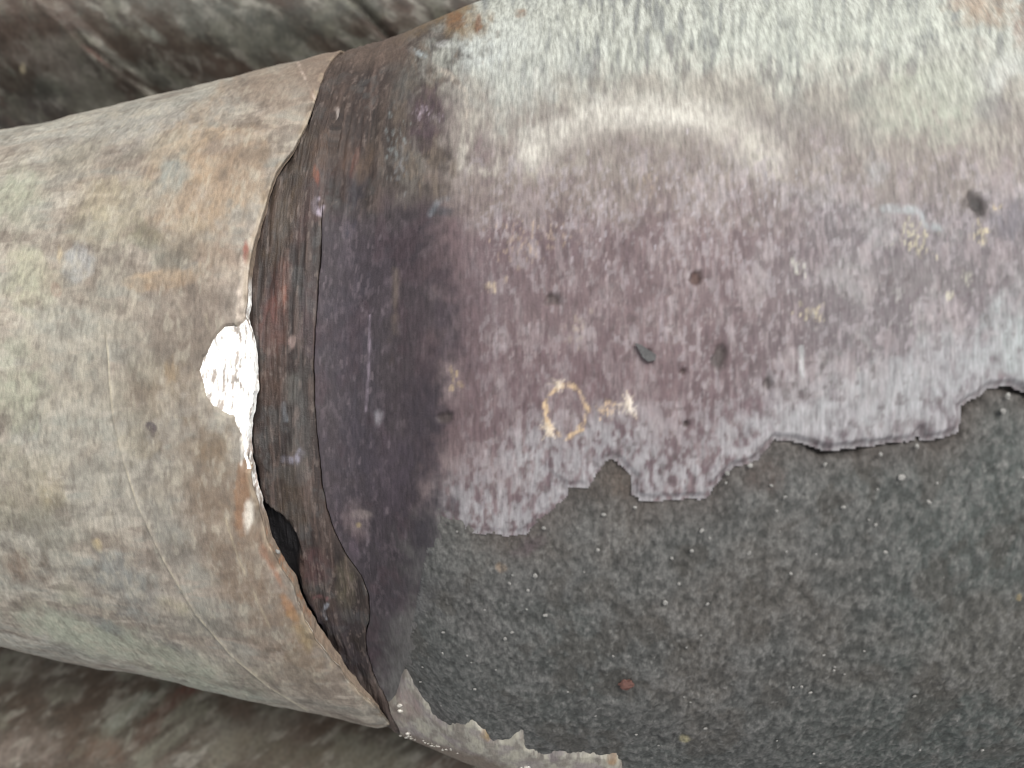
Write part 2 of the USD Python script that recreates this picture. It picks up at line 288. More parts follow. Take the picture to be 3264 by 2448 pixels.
    B(380, 1850, 130, 70, (142, 147, 144), .6, 30); B(560, 1720, 60, 150, (146, 146, 138), .5, -30); B(760, 1750, 110, 200, (130, 113, 96), .65, -30); B(870, 2000, 110, 130, (120, 102, 86), .55, -35); B(960, 2120, 80, 60, (124, 108, 90), .6, 35)
    B(840, 2150, 190, 50, (140, 130, 118), .6, 25); B(420, 2070, 330, 46, (164, 168, 150), .75, 17); B(150, 1990, 220, 40, (160, 164, 148), .75, 14); B(330, 1990, 60, 14, (112, 116, 116), .6, 25); B(560, 2060, 60, 12, (108, 110, 106), .55, 25); B(650, 1990, 50, 40, (122, 120, 112), .6)
    B(700, 2200, 230, 14, (160, 164, 150), .6, 13); B(230, 1900, 40, 30, (160, 158, 140), .6); B(560, 1930, 50, 20, (172, 166, 140), .5, 20); B(60, 1930, 40, 26, (96, 82, 70), .5)
    # fine pale flecks and dark specks, stretched round the piece
    P.lay(0.4 * ss(0.55, 0.95, f4), (176, 168, 152)); P.lay(0.4 * ss(0.55, 0.95, 1 - f4), (98, 90, 82)); P.lay(0.3 * ss(0.55, 0.9, f3), (116, 108, 100)); P.lay(0.35 * ss(0.62, 0.95, f5), (186, 180, 164)); P.lay(0.35 * ss(0.62, 0.95, 1 - f5), (94, 86, 78))
    # rim: rust and bare spots
    e = Xe[:, None] - X
    B(775, 1560, 22, 130, (140, 106, 80), .7, 4, .3, .6); B(772, 1420, 9, 60, (236, 232, 224), .9, 2, .2, .5); B(795, 1640, 14, 40, (232, 226, 214), .8, 10); B(862, 1790, 16, 60, (148, 108, 86), .7, -25); B(885, 1840, 12, 46, (154, 114, 92), .7, -25); B(930, 1950, 14, 60, (160, 112, 70), .6, -28)
    B(780, 930, 22, 80, (206, 194, 180), .85, 3, .3, .8); B(765, 970, 16, 50, (214, 200, 186), .7); B(785, 800, 8, 30, (140, 80, 66), .8); B(800, 770, 10, 20, (210, 196, 180), .7); B(995, 300, 12, 24, (160, 130, 110), .7, 20); B(980, 2010, 40, 60, (150, 132, 96), .5, -40)
    tp = ss(330, 250, v) * ss(170, 0, e + 60 * P.w1); P.lay(.75 * tp, (112, 94, 82)); P.lay(.4 * ss(420, 250, v) * ss(300, 60, e), (136, 120, 106))
    P.lay(0.5 * ss(14, 2, e) * ss(0.35, 0.6, f4), (176, 160, 138)); P.lay(0.5 * ss(24, 4, e) * ss(0.5, 0.7, f3), (104, 90, 76))
    S(SEAM, 2.6, (186, 178, 158), .75, .6, .2); S([(655, 1000), (660, 1030), (678, 1075), (690, 1100)], 4, (160, 150, 132), .6)
    S([(700, 1600), (760, 1780), (860, 2000)], 3, (178, 166, 142), .5); S([(20, 1550), (40, 1700), (100, 1800)], 4, (160, 156, 138), .5); S([(470, 1700), (500, 1760)], 3, (188, 184, 168), .5)
    S([(950, 200), (980, 270), (1006, 320)], 4, (206, 190, 178), .5); S([(560, 1330), (640, 1340)], 4, (150, 140, 120), .4)
    P.c = P.c * np.array([1.05, 1.03, 1.0])
    mS = mat('painted_skin_look', 0.6, 0.4, (700, 230), 0.2, 0.35, 1400)
    # skin: the outer coat, missing at the chip; its edge dives under the white core
    off = -16 * ss(5, -3, -cd) 
    Vs = pt(X, T, R + off)
    lip = 4
    Xl = np.repeat(Xe[:, None], lip, 1) + np.array([1.5, 1.5, -1, -6])[None]; Tl = np.repeat(TH[:, None], lip, 1)
    Rl = R[:, -1:] + off[:, -1:] + np.array([-1.5, -5, -9, -10])[None]
    V = np.concatenate([Vs, pt(Xl, Tl, Rl)], 1); C = np.concatenate([P.c, np.repeat(P.c[:, -1:] * 0.85, lip, 1)], 1)
    UV = np.stack([np.concatenate([a, Xl], 1), np.concatenate([b, Tl * 960], 1)], -1)
    keep = np.concatenate([cd < 8, np.repeat(cd[:, -1:] < 8, lip, 1)], 1)
    put('painted_skin', SLEEVE, V.reshape(-1, 3), gridfaces(NT, nc + lip, keep), mS, C.reshape(-1, 3), UV.reshape(-1, 2))
    # core: white brittle filler below the skin, broken off at the chip, end face and inner wall
    c0 = 290; Xk, Tk = X[:, c0:].copy(), T[:, c0:]
    cdk = cd[:, c0:]; uk, vk = u[:, c0:], v[:, c0:]
    brk = ss(0, 150, cdk)
    rough = (fb(uk, vk, 16, 26, 111, 3) - 0.5)
    Rk = R[:, c0:] - 9.0 - ss(0, 14, cdk) * 3 - 26 * brk - 10 * rough * ss(0, 20, cdk)
    Xk = Xk - 1.0
    ne = 12; fr = np.linspace(0, 1, ne)[None]
    thick = (8 + 34 * ss(40, 4, np.degrees(TH)) * ss(-64, -34, np.degrees(TH)))[:, None] + 10 * (fb(TH * 960, TH * 0, 120, 1, 115, 3)[:, None] - 0.5)
    Xen = Xk[:, -1:] - 5 * np.sin(fr * math.pi) * 0 + 3 * (fb(fr * 200 + 0 * TH[:, None], TH[:, None] * 960, 20, 30, 118, 3) - 0.5)
    Ren = Rk[:, -1:] * (1 - fr) + (R[:, -1:] - thick) * fr
    Xin = Xk[:, -1:] - np.linspace(8, 160, 6)[None]; Rin = Ren[:, -1:] + Rsil(Xin) - Rsil(Xk[:, -1:])
    Xa = np.concatenate([Xk, Xen, Xin], 1); Ra = np.concatenate([Rk, Ren, Rin], 1); Ta = np.repeat(TH[:, None], Xa.shape[1], 1)
    Va = pt(Xa, Ta, Ra); ua, va = proj(Va)
    Q = Paint(ua, va, Xa, Ta * 960, (246, 244, 238))
    vv = va + 30 * Q.w1
    f = fb(ua, va, 10, 26, 121, 4); f6 = fb(ua, va, 8, 30, 125, 3)
    onend = np.zeros(Xa.shape, bool); onend[:, Xk.shape[1]:] = True
    Q.lay(onend * (1 - ss(880, 960, vv) * ss(1640, 1540, vv)) * 0.95, (112, 95, 78))
    Q.lay(onend * ss(0.5, 0.7, f) * ss(1380, 1420, vv) * ss(2100, 1900, vv) * .6, (136, 96, 68))
    Q.lay(0.8 * ss(0.60, 0.80, f6) , (120, 106, 94))
    Q.lay(0.5 * ss(0.6, 0.8, fb(ua, va, 5, 14, 128, 3)) * ss(60, 0, np.pad(cdk, ((0, 0), (0, ne + 6)), mode='edge')), (140, 124, 108))
    inn = np.zeros(Xa.shape); inn[:, -6:] = 1; Q.lay(inn * .9, (70, 60, 54))
    mC = mat('white_core_look', 0.8, 0.3, (900, 320), 0.12, 0.5, 1600)
    keep = np.ones(Xa.shape, bool); keep[:, :Xk.shape[1] - 3] = cdk[:, :-3] > -14
    put('white_core', SLEEVE, Va.reshape(-1, 3), gridfaces(*Xa.shape, keep), mC, Q.c.reshape(-1, 3), np.stack([Xa, Ta * 960], -1).reshape(-1, 2), label='white brittle core bared where the rim is chipped')
sleeve()

# ------------------------------------------------------------------ the flared piece on the right
BODY = thing('flared_body', 'broad flared body with flaking mauve and pale coat over dark speckled ground, beside the sleeve', 'weathered body')
def paint_body(P, X, T):
    u, v, a, b = P.u, P.v, P.a, P.b; B, S = P.blob, P.stroke
    st1 = fb(u, v, 26, 90, 130, 4); st2 = .75 * fb(u, v, 13, 75, 134, 2) + .25 * fb(a, b, 70, 160, 136, 4); st3 = fb(a, b, 50, 70, 137, 4); st4 = fb(a, b, 150, 120, 141, 5); st5 = fb(u, v, 15, 30, 145, 3); st6 = fb(a, b, 9, 12, 149, 3)
    # coat: mauve field
    P.lay(ss(.35, .7, st4) * .6, (104, 87, 89)); P.lay(.5 * ss(.45, .8, st3), (138, 124, 122)); P.lay(.5 * ss(.45, .8, 1 - st3), (95, 78, 79))
    rt = ss(2250, 2750, u + 120 * P.w1)
    P.lay(.8 * rt, (116, 111, 112)); P.lay(.45 * rt * ss(.5, .7, st3), (150, 149, 146))
    # beige band, then pale streaked top
    vt = v + 150 * P.w1
    P.lay(.85 * ss(760, 540, vt), (138, 129, 121)); P.lay(.85 * ss(470, 330, vt) * ss(1310, 1520, u + .25 * v + 150 * P.w1 + 90 * P.w2), (152, 148, 138))
    top = ss(330, 200, vt - 30 * ss(2300, 3000, u)) * ss(1300, 1500, u + .3 * v + 150 * P.w1 + 90 * P.w2)
    P.lay(.9 * top, (158, 160, 150)); P.lay(top * .7 * ss(.44, .74, st2), (197, 199, 189)); P.lay(top * .65 * ss(.5, .76, 1 - st2), (116, 118, 118)); P.lay(top * .2 * ss(.5, .8, st1), (204, 206, 192))
    mid = ss(150, 250, vt) * ss(620, 420, vt) * ss(1300, 1500, u + .3 * v + 150 * P.w1 + 90 * P.w2)
    P.lay(mid * .5 * ss(.46, .76, st2), (174, 169, 157)); P.lay(mid * .4 * ss(.48, .76, 1 - st2), (124, 116, 110))
    B(1640, 200, 210, 190, (178, 180, 172), .6, -25); B(1560, 140, 120, 60, (200, 204, 198), .6, -20); B(1700, 60, 200, 50, (196, 198, 186), .5, 0)
    B(2650, 100, 420, 130, (186, 190, 178), .5); B(3160, 40, 110, 50, (150, 128, 108), .65); B(3080, 20, 70, 24, (172, 152, 132), .5); B(3250, 90, 30, 60, (140, 116, 104), .6); B(3120, 140, 30, 30, (134, 126, 118), .6)
    B(3180, 240, 70, 60, (192, 194, 190), .65); B(2930, 310, 190, 110, (172, 176, 160), .75); B(2740, 300, 26, 60, (124, 124, 118), .75, 8); B(3060, 210, 160, 90, (166, 166, 154), .5); B(3170, 350, 60, 40, (122, 116, 116), .6); B(2650, 370, 120, 60, (132, 128, 120), .5); B(2560, 420, 200, 60, (128, 122, 118), .6, 10)
    # pale rubbed arc
    S([(1690, 500), (1750, 440), (1860, 392), (1980, 368), (2080, 365), (2200, 378), (2300, 410), (2380, 455), (2450, 510)], 50, (200, 195, 184), .85, .95, .5, .6)
    S([(1980, 375), (2080, 370), (2170, 378)], 28, (206, 202, 191), .55, .95, .7, .5); B(2100, 480, 270, 70, (128, 118, 112), .65, 4); B(2360, 470, 80, 50, (172, 168, 154), .5, 30)
    P.blob(1720, 560, 90, 24, (176, 168, 154), .5, -20); S([(1710, 220), (1702, 320), (1690, 400)], 5, (214, 212, 202), .6); B(1540, 480, 40, 55, (120, 104, 104), .8); S([(1480, 470), (1470, 530), (1560, 550), (1590, 520), (1570, 440)], 15, (188, 182, 170), .75)
    P.flecks(1560, 420, 130, (172, 165, 154), 60, .5, 210)
    B(1900, 620, 380, 60, (132, 120, 114), .6); B(1650, 640, 180, 60, (124, 112, 106), .6)
    # whitish bloom in clots over the mauve, stronger to the lower edge
    lower = ss(1000, 1450, v + .28 * (u - 2100) + 80 * P.w1)
    band = ss(430, 560, vt) * ss(1420, 1560, u)
    bl = ss(.54, .72, st5 * .75 + st3 * .25 + .10 * lower)
    P.lay(.48 * band * bl, (163, 155, 157)); P.lay(.3 * band * ss(.6, .8, st6 * .6 + st3 * .4), (178, 168, 166))
    P.lay(.3 * band * ss(.55, .85, 1 - st5), (94, 78, 84)); P.lay(.4 * band * ss(.6, .74, st1), (158, 146, 146))
    d = P.dcoat
    fr = ss(230, 40, d + 90 * P.w1) * ss(1330, 1460, u)
    P.lay(.75 * fr * ss(.25, .60, st5 * .6 + st6 * .4), (160, 158, 159)); P.lay(.3 * fr * ss(.52, .75, 1 - st6), (100, 88, 94)); P.lay(.25 * ss(9, 0, d) * ss(2200, 2400, u), (92, 84, 84))  # last layer paints the edge darker, as its side turned from the sun
    B(2950, 1200, 330, 90, (168, 170, 170), .6, -20); B(3230, 1080, 110, 130, (168, 174, 172), .7); B(2560, 1330, 170, 44, (166, 166, 166), .5, -8)
    B(1900, 1200, 330, 120, (108, 88, 90), .5, 5); B(2050, 950, 300, 90, (112, 95, 96), .5); B(1620, 880, 160, 110, (104, 88, 90), .5); B(1500, 1000, 90, 200, (98, 83, 86), .5); B(1560, 1230, 120, 130, (98, 81, 84), .45); B(2400, 1290, 60, 34, (110, 88, 92), .5)
    # ochre rings and stars
    gq = np.random.default_rng(19)
    for k in range(70):
        t = gq.uniform(0, 6.283); x0, y0 = 1803 + 62 * math.cos(t) + gq.normal() * 4, 1310 + 84 * math.sin(t) + gq.normal() * 5
        tx, ty = -62 * math.sin(t), 84 * math.cos(t); L = gq.uniform(.08, .22)
        S([(x0, y0), (x0 + tx * L, y0 + ty * L)], gq.uniform(2, 4.5), (212, 184, 146), gq.uniform(.3, .85), .8, .5, .5)
    for (x0, y0) in ((1746, 1370), (2000, 1285), (1780, 1225)):
        for k in range(26):
            t = gq.uniform(0, 6.283); L = abs(gq.normal()) * 22 + 6
            S([(x0, y0), (x0 + L * math.cos(t) * .8, y0 + L * math.sin(t))], gq.uniform(1.6, 3), (222, 206, 184), gq.uniform(.3, .7), .8, .4, .5)
    for (x0, y0, r_, cc, n_) in ((1940, 1300, 34, (214, 186, 150), 30), (2000, 1288, 26, (232, 220, 206), 30), (1446, 1185, 18, (186, 164, 130), 10), (1462, 1220, 14, (182, 158, 130), 8), (1440, 1232, 9, (190, 168, 134), 6), (1255, 1140, 24, (150, 116, 82), 16), (1240, 1080, 12, (150, 128, 96), 8), (1566, 905, 16, (196, 178, 152), 14),
                             (2590, 1000, 44, (192, 180, 152), 30), (2930, 770, 60, (190, 181, 154), 36), (2900, 730, 40, (186, 180, 158), 20), (3120, 730, 36, (198, 186, 152), 22), (3170, 660, 14, (222, 202, 156), 10), (3080, 880, 24, (190, 188, 168), 16), (2540, 850, 26, (198, 196, 182), 18), (3030, 935, 14, (212, 206, 180), 10),
                             (1640, 770, 90, (178, 156, 136), 50), (1760, 740, 90, (172, 152, 136), 30), (1840, 1050, 50, (180, 166, 150), 24), (2200, 640, 160, (178, 170, 172), 70), (1900, 700, 150, (176, 168, 172), 60), (2450, 660, 160, (174, 170, 172), 50), (2060, 590, 60, (170, 152, 128), 18), (2650, 800, 220, (166, 162, 162), 60), (2900, 1000, 200, (176, 174, 168), 50), (1950, 830, 200, (160, 146, 146), 50), (2350, 1050, 200, (164, 152, 152), 60), (1700, 1130, 120, (158, 144, 144), 40)):
        P.flecks(x0, y0, r_, cc, n_, .8)
    S([(2815, 670), (2870, 668), (2930, 680), (2950, 720), (3000, 735)], 12, (166, 172, 172), .7); B(2790, 545, 36, 40, (158, 158, 156), .6); B(3220, 690, 60, 60, (110, 106, 112), .7); S([(2118, 860), (2112, 960), (2104, 1080)], 6, (164, 152, 156), .6); B(2900, 880, 300, 60, (126, 120, 118), .4)
    S([(2460, 1150), (2555, 1150)], 4, (160, 156, 152), .3); S([(2552, 1110), (2554, 1200)], 6, (186, 188, 186), .6)
    # the flare: slate dark, marked by drips and scrapes
    lowg = ss(1600, 1680, v + 30 * P.w1) * ss(1420, 1400, u); P.lay(.95 * lowg, (100, 98, 95)); P.lay(lowg * .5 * ss(.5, .7, st5), (114, 112, 109))
    fl = ss(1500, 1335, u + .34 * np.maximum(v - 1600, 0) - 20 * np.sin(v / 140.) + 120 * P.w1 + 60 * P.w2 + 26 * ss(1500, 1700, v)) * ss(560, 690, v + 40 * P.w1)
    P.lay(.94 * fl, (62, 55, 58)); P.lay(fl * .5 * ss(.5, .72, st4), (54, 46, 52)); P.lay(fl * .35 * ss(.55, .8, st1), (86, 76, 82)); P.lay(fl * .3 * ss(.62, .8, st5), (112, 100, 104)); P.lay(fl * .4 * ss(.55, .75, 1 - st3), (74, 58, 62))
    B(1120, 1250, 90, 380, (62, 58, 66), .45); B(1330, 1250, 80, 330, (70, 58, 62), .5); B(1350, 1420, 75, 230, (58, 52, 58), .65); B(1340, 1750, 40, 160, (60, 56, 60), .7, 14); B(1250, 1500, 60, 160, (78, 68, 76), .5)  # tall dark blobs paint in the shading of the fillet
    upn = ss(1540, 1400, u + .1 * v + 190 * P.w1 + 110 * P.w2) * ss(690, 560, v + 40 * P.w1)
    P.lay(.9 * upn, (70, 61, 55)); P.lay(.7 * upn * ss(1170, 1040, u) * ss(300, 420, v), (68, 57, 51)); P.lay(upn * .6 * ss(.5, .7, st4), (70, 62, 56)); P.lay(upn * .55 * ss(.55, .72, st3), (126, 120, 112)); P.lay(upn * .5 * ss(.58, .74, st1), (132, 118, 104)); P.lay(upn * .4 * ss(.6, .75, 1 - st2), (54, 48, 46))
    B(1390, 350, 90, 90, (80, 64, 70), .75); P.flecks(1340, 180, 120, (124, 124, 116), 60, .7, 60); B(1260, 260, 60, 60, (112, 112, 106), .6, -35); B(1180, 180, 120, 60, (84, 66, 58), .65, -15); B(1140, 330, 80, 110, (72, 62, 52), .6, -20); B(1290, 100, 200, 26, (116, 98, 74), .8, -22); B(1480, 60, 60, 60, (140, 118, 86), .6, -25); P.flecks(1255, 440, 44, (150, 156, 154), 40, .7, 90); P.flecks(1275, 520, 30, (146, 146, 146), 24, .6, 80); P.flecks(1330, 560, 70, (136, 118, 100), 30, .6, 80); P.flecks(1420, 300, 90, (128, 118, 112), 40, .5, 120)
    B(1450, 60, 30, 22, (120, 84, 58), .7); B(1525, 70, 8, 28, (112, 76, 58), .7); B(1420, 140, 36, 12, (200, 200, 196), .6); B(1660, 40, 16, 12, (120, 90, 66), .7)
    S([(1380, 205), (1440, 245), (1480, 290), (1488, 350), (1478, 420)], 10, (186, 176, 162), .75); S([(1310, 155), (1355, 178)], 9, (176, 184, 184), .75); S([(1206, 140), (1200, 170), (1182, 180)], 9, (186, 180, 182), .75); P.flecks(1345, 352, 34, (160, 146, 154), 16, .7, 16); P.flecks(1398, 370, 18, (156, 142, 152), 10, .6)
    S([(1160, 540), (1130, 660), (1118, 740)], 20, (58, 56, 66), .7, .8); S([(1178, 1005), (1178, 1080), (1174, 1200), (1166, 1310)], 4, (162, 148, 158), .7, .6, .3); S([(1262, 860), (1258, 1060)], 12, (122, 108, 96), .5, .9)
    B(1205, 1335, 16, 22, (160, 156, 160), .7); S([(1370, 680), (1400, 640), (1430, 630)], 8, (130, 132, 136), .6); B(1410, 670, 30, 16, (66, 70, 74), .6); B(1380, 560, 40, 20, (130, 118, 112), .5)
    # rows of pale scrape marks on the slate
    g = np.random.default_rng(31)
    for _ in range(110):
        x0, y0 = g.uniform(1020, 1240), g.uniform(720, 1750)
        L = g.uniform(6, 26); S([(x0, y0), (x0 + g.uniform(-4, 2), y0 + L)], g.uniform(2, 4.5), (124, 112, 116), g.uniform(.2, .6), .6, .6)
    B(1130, 1660, 34, 60, (140, 124, 122), .5); B(1142, 1675, 8, 8, (170, 150, 108), .6); B(1150, 1640, 30, 14, (160, 146, 140), .5); B(1125, 1750, 16, 40, (116, 100, 110), .5)

def neck_noise(a, b):
    return fb(a, b, 24, 260, 221, 4), fb(a, b, 10, 120, 225, 4), fb(a, b, 40, 50, 229, 4)
EV, EU = np.array(EDGE, float)[:, 1], np.array(EDGE, float)[:, 0]
HV, HW = [1380, 1480, 1600, 1650, 1700, 1760, 1810, 1870, 1960, 2080, 2180], [-14, 14, 20, 62, 84, 86, 62, 40, 34, 14, -14]
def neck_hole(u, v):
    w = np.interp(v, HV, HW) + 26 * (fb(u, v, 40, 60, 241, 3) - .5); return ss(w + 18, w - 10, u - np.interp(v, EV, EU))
def paint_neck(u, v, a, b):
    h1, h2, h3 = neck_noise(a, b)
    P = Paint(u, v, a, b, (55, 45, 41)); B, S = P.blob, P.stroke
    P.lay(.6 * ss(.5, .78, h1), (80, 66, 59)); P.lay(.75 * ss(.5, .72, 1 - h1), (52, 44, 40)); P.lay(.5 * ss(.58, .84, h2), (104, 88, 80)); P.lay(.55 * ss(.56, .76, 1 - h2), (46, 38, 36)); P.lay(.4 * ss(.55, .75, h3), (84, 84, 82))
    B(900, 960, 22, 130, (104, 68, 58), .6, 4); B(865, 1030, 26, 110, (108, 68, 60), .6); B(905, 940, 6, 60, (140, 98, 82), .6); B(880, 1200, 40, 120, (92, 72, 62), .6); B(955, 1330, 34, 150, (94, 92, 88), .6); B(930, 1240, 24, 60, (92, 90, 84), .5); B(985, 1000, 30, 120, (88, 72, 74), .5)
    B(1000, 640, 40, 130, (84, 62, 58), .6, 20); B(1010, 560, 8, 30, (150, 84, 60), .7, -10); B(1130, 520, 8, 40, (160, 92, 66), .6, 15); B(960, 500, 60, 120, (74, 62, 50), .6, 30); B(900, 700, 40, 120, (82, 68, 54), .6, 15); B(1060, 300, 60, 100, (76, 62, 54), .6, 30); B(930, 1600, 50, 110, (82, 70, 58), .6); B(960, 1950, 60, 100, (70, 62, 70), .6, -30)
    S([(1012, 635), (1002, 650), (1008, 672), (1026, 682), (1030, 660)], 8, (184, 172, 184), .75); S([(960, 1442), (945, 1470), (905, 1465)], 9, (156, 152, 166), .7); S([(904, 1290), (908, 1340)], 7, (150, 158, 166), .7); B(932, 1090, 9, 18, (196, 170, 160), .75); S([(1075, 350), (1085, 400)], 5, (190, 180, 172), .6)
    S([(1045, 1925), (1030, 1950), (1040, 1975)], 6, (170, 174, 182), .75); S([(1005, 1905), (1040, 1903)], 7, (150, 104, 104), .6); B(1100, 1880, 30, 90, (112, 104, 84), .5); B(1000, 1810, 50, 60, (84, 56, 56), .5); B(1080, 1990, 60, 60, (70, 64, 70), .5); B(1180, 2230, 60, 50, (104, 88, 80), .6, 35); B(1120, 2120, 50, 60, (84, 76, 80), .5); B(1160, 2200, 40, 30, (116, 104, 98), .5)
    f9 = fb(a, b, 8, 26, 233, 3); P.lay(.35 * ss(.7, .86, f9), (130, 116, 108))
    rimsh = ss(34, 0, u - np.interp(v, EV, EU) - 10 * P.w1) * ss(420, 620, v); P.lay(.5 * rimsh, (40, 33, 30))  # shadow line beside the rim painted into the neck colour
    P.lay(.95 * neck_hole(u, v), (30, 29, 31))  # shade in the gap under the rim painted near-black, with some dirt
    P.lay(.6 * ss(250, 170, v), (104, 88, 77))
    P.blob(1120, 560, 50, 90, (66, 54, 50), .6, 20); P.blob(1130, 620, 26, 120, (44, 40, 46), .7, 10); P.blob(1060, 480, 70, 60, (92, 70, 56), .5); P.blob(1100, 440, 26, 80, (58, 50, 46), .6, 30); P.blob(1160, 520, 20, 60, (104, 86, 70), .5, 20)
    return P

def body():
    nc = 470
    s = np.linspace(0, 1, nc)
    Xs = Xc + gap / 2
    X = np.where(s[None] < .96, Xs[:, None] + (s[None] / .96) * (1120 - Xs[:, None]), 1120 + (s[None] - .96) / .04 * 1300)
    T = np.repeat(TH[:, None], nc, 1)
    a, b = X, T * 1000
    R0 = Rflare(X, T, 0, 0) + 8 * (fb(a, b, 420, 380, 160, 3) - .5) * ss(-420, -200, X)
    # scraped hollow along the flare and dents
    u, v = proj(pt(X, T, R0))
    dc = sdf(u, v, COAT) + 8 * (fb(u, v, 24, 24, 164, 3) - .5); dl = sdf(u, v, LOWC) + 5 * (fb(u, v, 24, 24, 168, 3) - .5)
    fade = ss(1250, 1420, u)                               # the coat thins to nothing on the flare
    # --- coat
    P = Paint(u, v, a, b, (116, 99, 99)); P.dcoat = np.maximum(dc, 0)
    paint_body(P, X, T)
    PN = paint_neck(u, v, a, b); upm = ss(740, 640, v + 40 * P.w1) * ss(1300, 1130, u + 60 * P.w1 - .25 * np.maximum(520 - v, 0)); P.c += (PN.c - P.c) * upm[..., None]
    h1, h2, h3 = neck_noise(a, b); upr = ss(760, 640, v) * ss(1300, 1130, u)
    pit = np.zeros(u.shape); g = np.random.default_rng(5)
    for (pu, pv, ru, rv) in PITS:
        q = np.hypot((u - pu) / ru, (v - pv) / rv) + .7 * (P.w1 + P.w2)
        pit = np.maximum(pit, ss(1.25, .5, q))
    P.lay(pit * .8, (82, 72, 69)); P.blob(3110, 655, 30, 36, (52, 48, 46), .9); P.blob(2290, 1140, 22, 34, (78, 72, 70), .6); P.blob(2218, 888, 20, 22, (92, 66, 58), .8)
    tiny = ss(.88, .95, fb(u, v, 26, 26, 171, 2)) * ss(1500, 1600, u) * ss(800, 900, v)
    P.lay(tiny * .45, (84, 72, 72))
    T_c = 8.5
    rel = 3.0 * (fb(a, b, 60, 110, 175, 3) - .5) + .5 * (fb(a, b, 12, 30, 179, 2) - .5)
    hc = (T_c * (.25 + .75 * fade * ss(1300, 2350, u + 60 * P.w1))) * ss(-10, 9, dc) - T_c * .5 - 8 * pit
    Rc = R0 + hc * (1 - upr) + rel * (1 - upr) + upr * (9 * (h1 - .5) + 5 * (h2 - .5) + 3 * (h3 - .5))
    mK = mat('flaking_coat_look', .66, .38, (820, 170), .30, .3, 1300)
    nl = 5
    Xl = X[:, :1] + np.array([-1.0, -1.5, -1.0, 4, 30])[None]; Rl = Rc[:, :1] + np.array([-1, -8, -20, -30, -36])[None] * (.03 + .97 * GM[:, None]); Tl = np.repeat(TH[:, None], nl, 1)
    V = np.concatenate([pt(Xl, Tl, Rl)[:, ::-1], pt(X, T, Rc)], 1); C = np.concatenate([np.repeat(P.c[:, :1] * .7, nl, 1), P.c], 1)
    UV = np.stack([np.concatenate([Xl[:, ::-1], a], 1), np.concatenate([Tl * 1080, b], 1)], -1)
    kp = (dc > -16); kp = np.concatenate([np.repeat(kp[:, :1], nl, 1), kp], 1)
    put('flaking_coat', BODY, V.reshape(-1, 3), gridfaces(NT, nc + nl, kp), mK, C.reshape(-1, 3), UV.reshape(-1, 2), label='mauve and chalky pale coat with a ragged lower edge')
    # --- lower remnant of the coat
    P2 = Paint(u, v, a, b, (172, 167, 155)); P2.dcoat = dl
    e1 = fb(a, b, 14, 40, 183, 4); e2 = fb(a, b, 60, 60, 187, 4)
    P2.lay(.6 * ss(.5, .7, e1), (188, 182, 164)); P2.lay(.6 * ss(.5, .7, 1 - e1), (122, 112, 104)); P2.lay(.5 * ss(.55, .75, e2), (140, 128, 132))
    below = v - np.interp(u, [1200, 1247, 1411, 1529, 1588, 1750], [2290, 2328, 2378, 2412, 2436, 2500])
    P2.lay(.85 * ss(-26, 4, below + 14 * P2.w2), (104, 90, 80)); P2.blob(1260, 2270, 50, 40, (116, 102, 94), .7); P2.blob(1550, 2335, 14, 16, (172, 146, 100), .65, -30); P2.blob(1950, 2412, 14, 14, (176, 140, 100), .7); P2.blob(1300, 2230, 26, 50, (158, 140, 134), .7, -30)
    hl = 11 * ss(-8, 7, dl) - 5.5
    put('coat_remnant', BODY, pt(X, T, R0 + hl + rel).reshape(-1, 3), gridfaces(NT, nc, dl > -16), mat('wet_lip_look', .38, .5, (820, 170), .25, .3, 1300), P2.c.reshape(-1, 3), np.stack([a, b], -1).reshape(-1, 2), label='pale remnant of coat along the lower lip')
    # --- dark ground under the coat
    P3 = Paint(u, v, a, b, (88, 88, 85))
    g1 = fb(a, b, 8, 12, 191, 2); g2 = fb(a, b, 26, 30, 195, 4); g3 = fb(a, b, 260, 220, 199, 4); g4 = fb(a, b, 8, 10, 203, 2)
    P3.lay(.7 * ss(2100, 1450, u + .4 * (v - 1800)), (102, 100, 97)); P3.lay(.6 * ss(2500, 3200, u + .5 * (v - 1800)), (74, 82, 77)); P3.lay(.45 * ss(.5, .75, g3), (104, 96, 88)); P3.lay(.4 * ss(.55, .8, 1 - g3), (82, 88, 84))
    P3.lay(.38 * ss(.48, .84, g2), (108, 107, 104)); P3.lay(.38 * ss(.42, .85, 1 - g2), (60, 60, 57)); P3.lay(.45 * ss(.45, .9, g1), (118, 116, 112)); P3.lay(.5 * ss(.45, .9, 1 - g1), (56, 56, 53)); P3.lay(.5 * ss(.60, .8, fb(a, b, 60, 70, 251, 4)), (70, 66, 60)); P3.lay(.35 * ss(.82, .95, g4), (140, 138, 133))
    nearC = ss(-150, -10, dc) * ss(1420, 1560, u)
    und = ss(-46, -8, dc + 44 * P3.w1) * ss(2230, 2330, u) * (.35 + .65 * ss(.35, .6, fb(a, b, 90, 60, 255, 3)))  # shadow band below the coat edge: sunk in relief and painted dark
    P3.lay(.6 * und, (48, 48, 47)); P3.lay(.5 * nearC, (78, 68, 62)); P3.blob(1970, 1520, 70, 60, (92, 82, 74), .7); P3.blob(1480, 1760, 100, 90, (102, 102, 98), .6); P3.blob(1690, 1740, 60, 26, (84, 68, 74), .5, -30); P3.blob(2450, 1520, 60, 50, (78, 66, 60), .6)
    fls = 0 * u
    P3.lay(.85 * fls, (78, 72, 80)); P3.lay(fls * .5 * ss(.5, .7, fb(a, b, 22, 90, 207, 4)), (100, 92, 96)); P3.lay(fls * .5 * ss(.55, .75, fb(a, b, 16, 70, 211, 4)), (60, 52, 54))
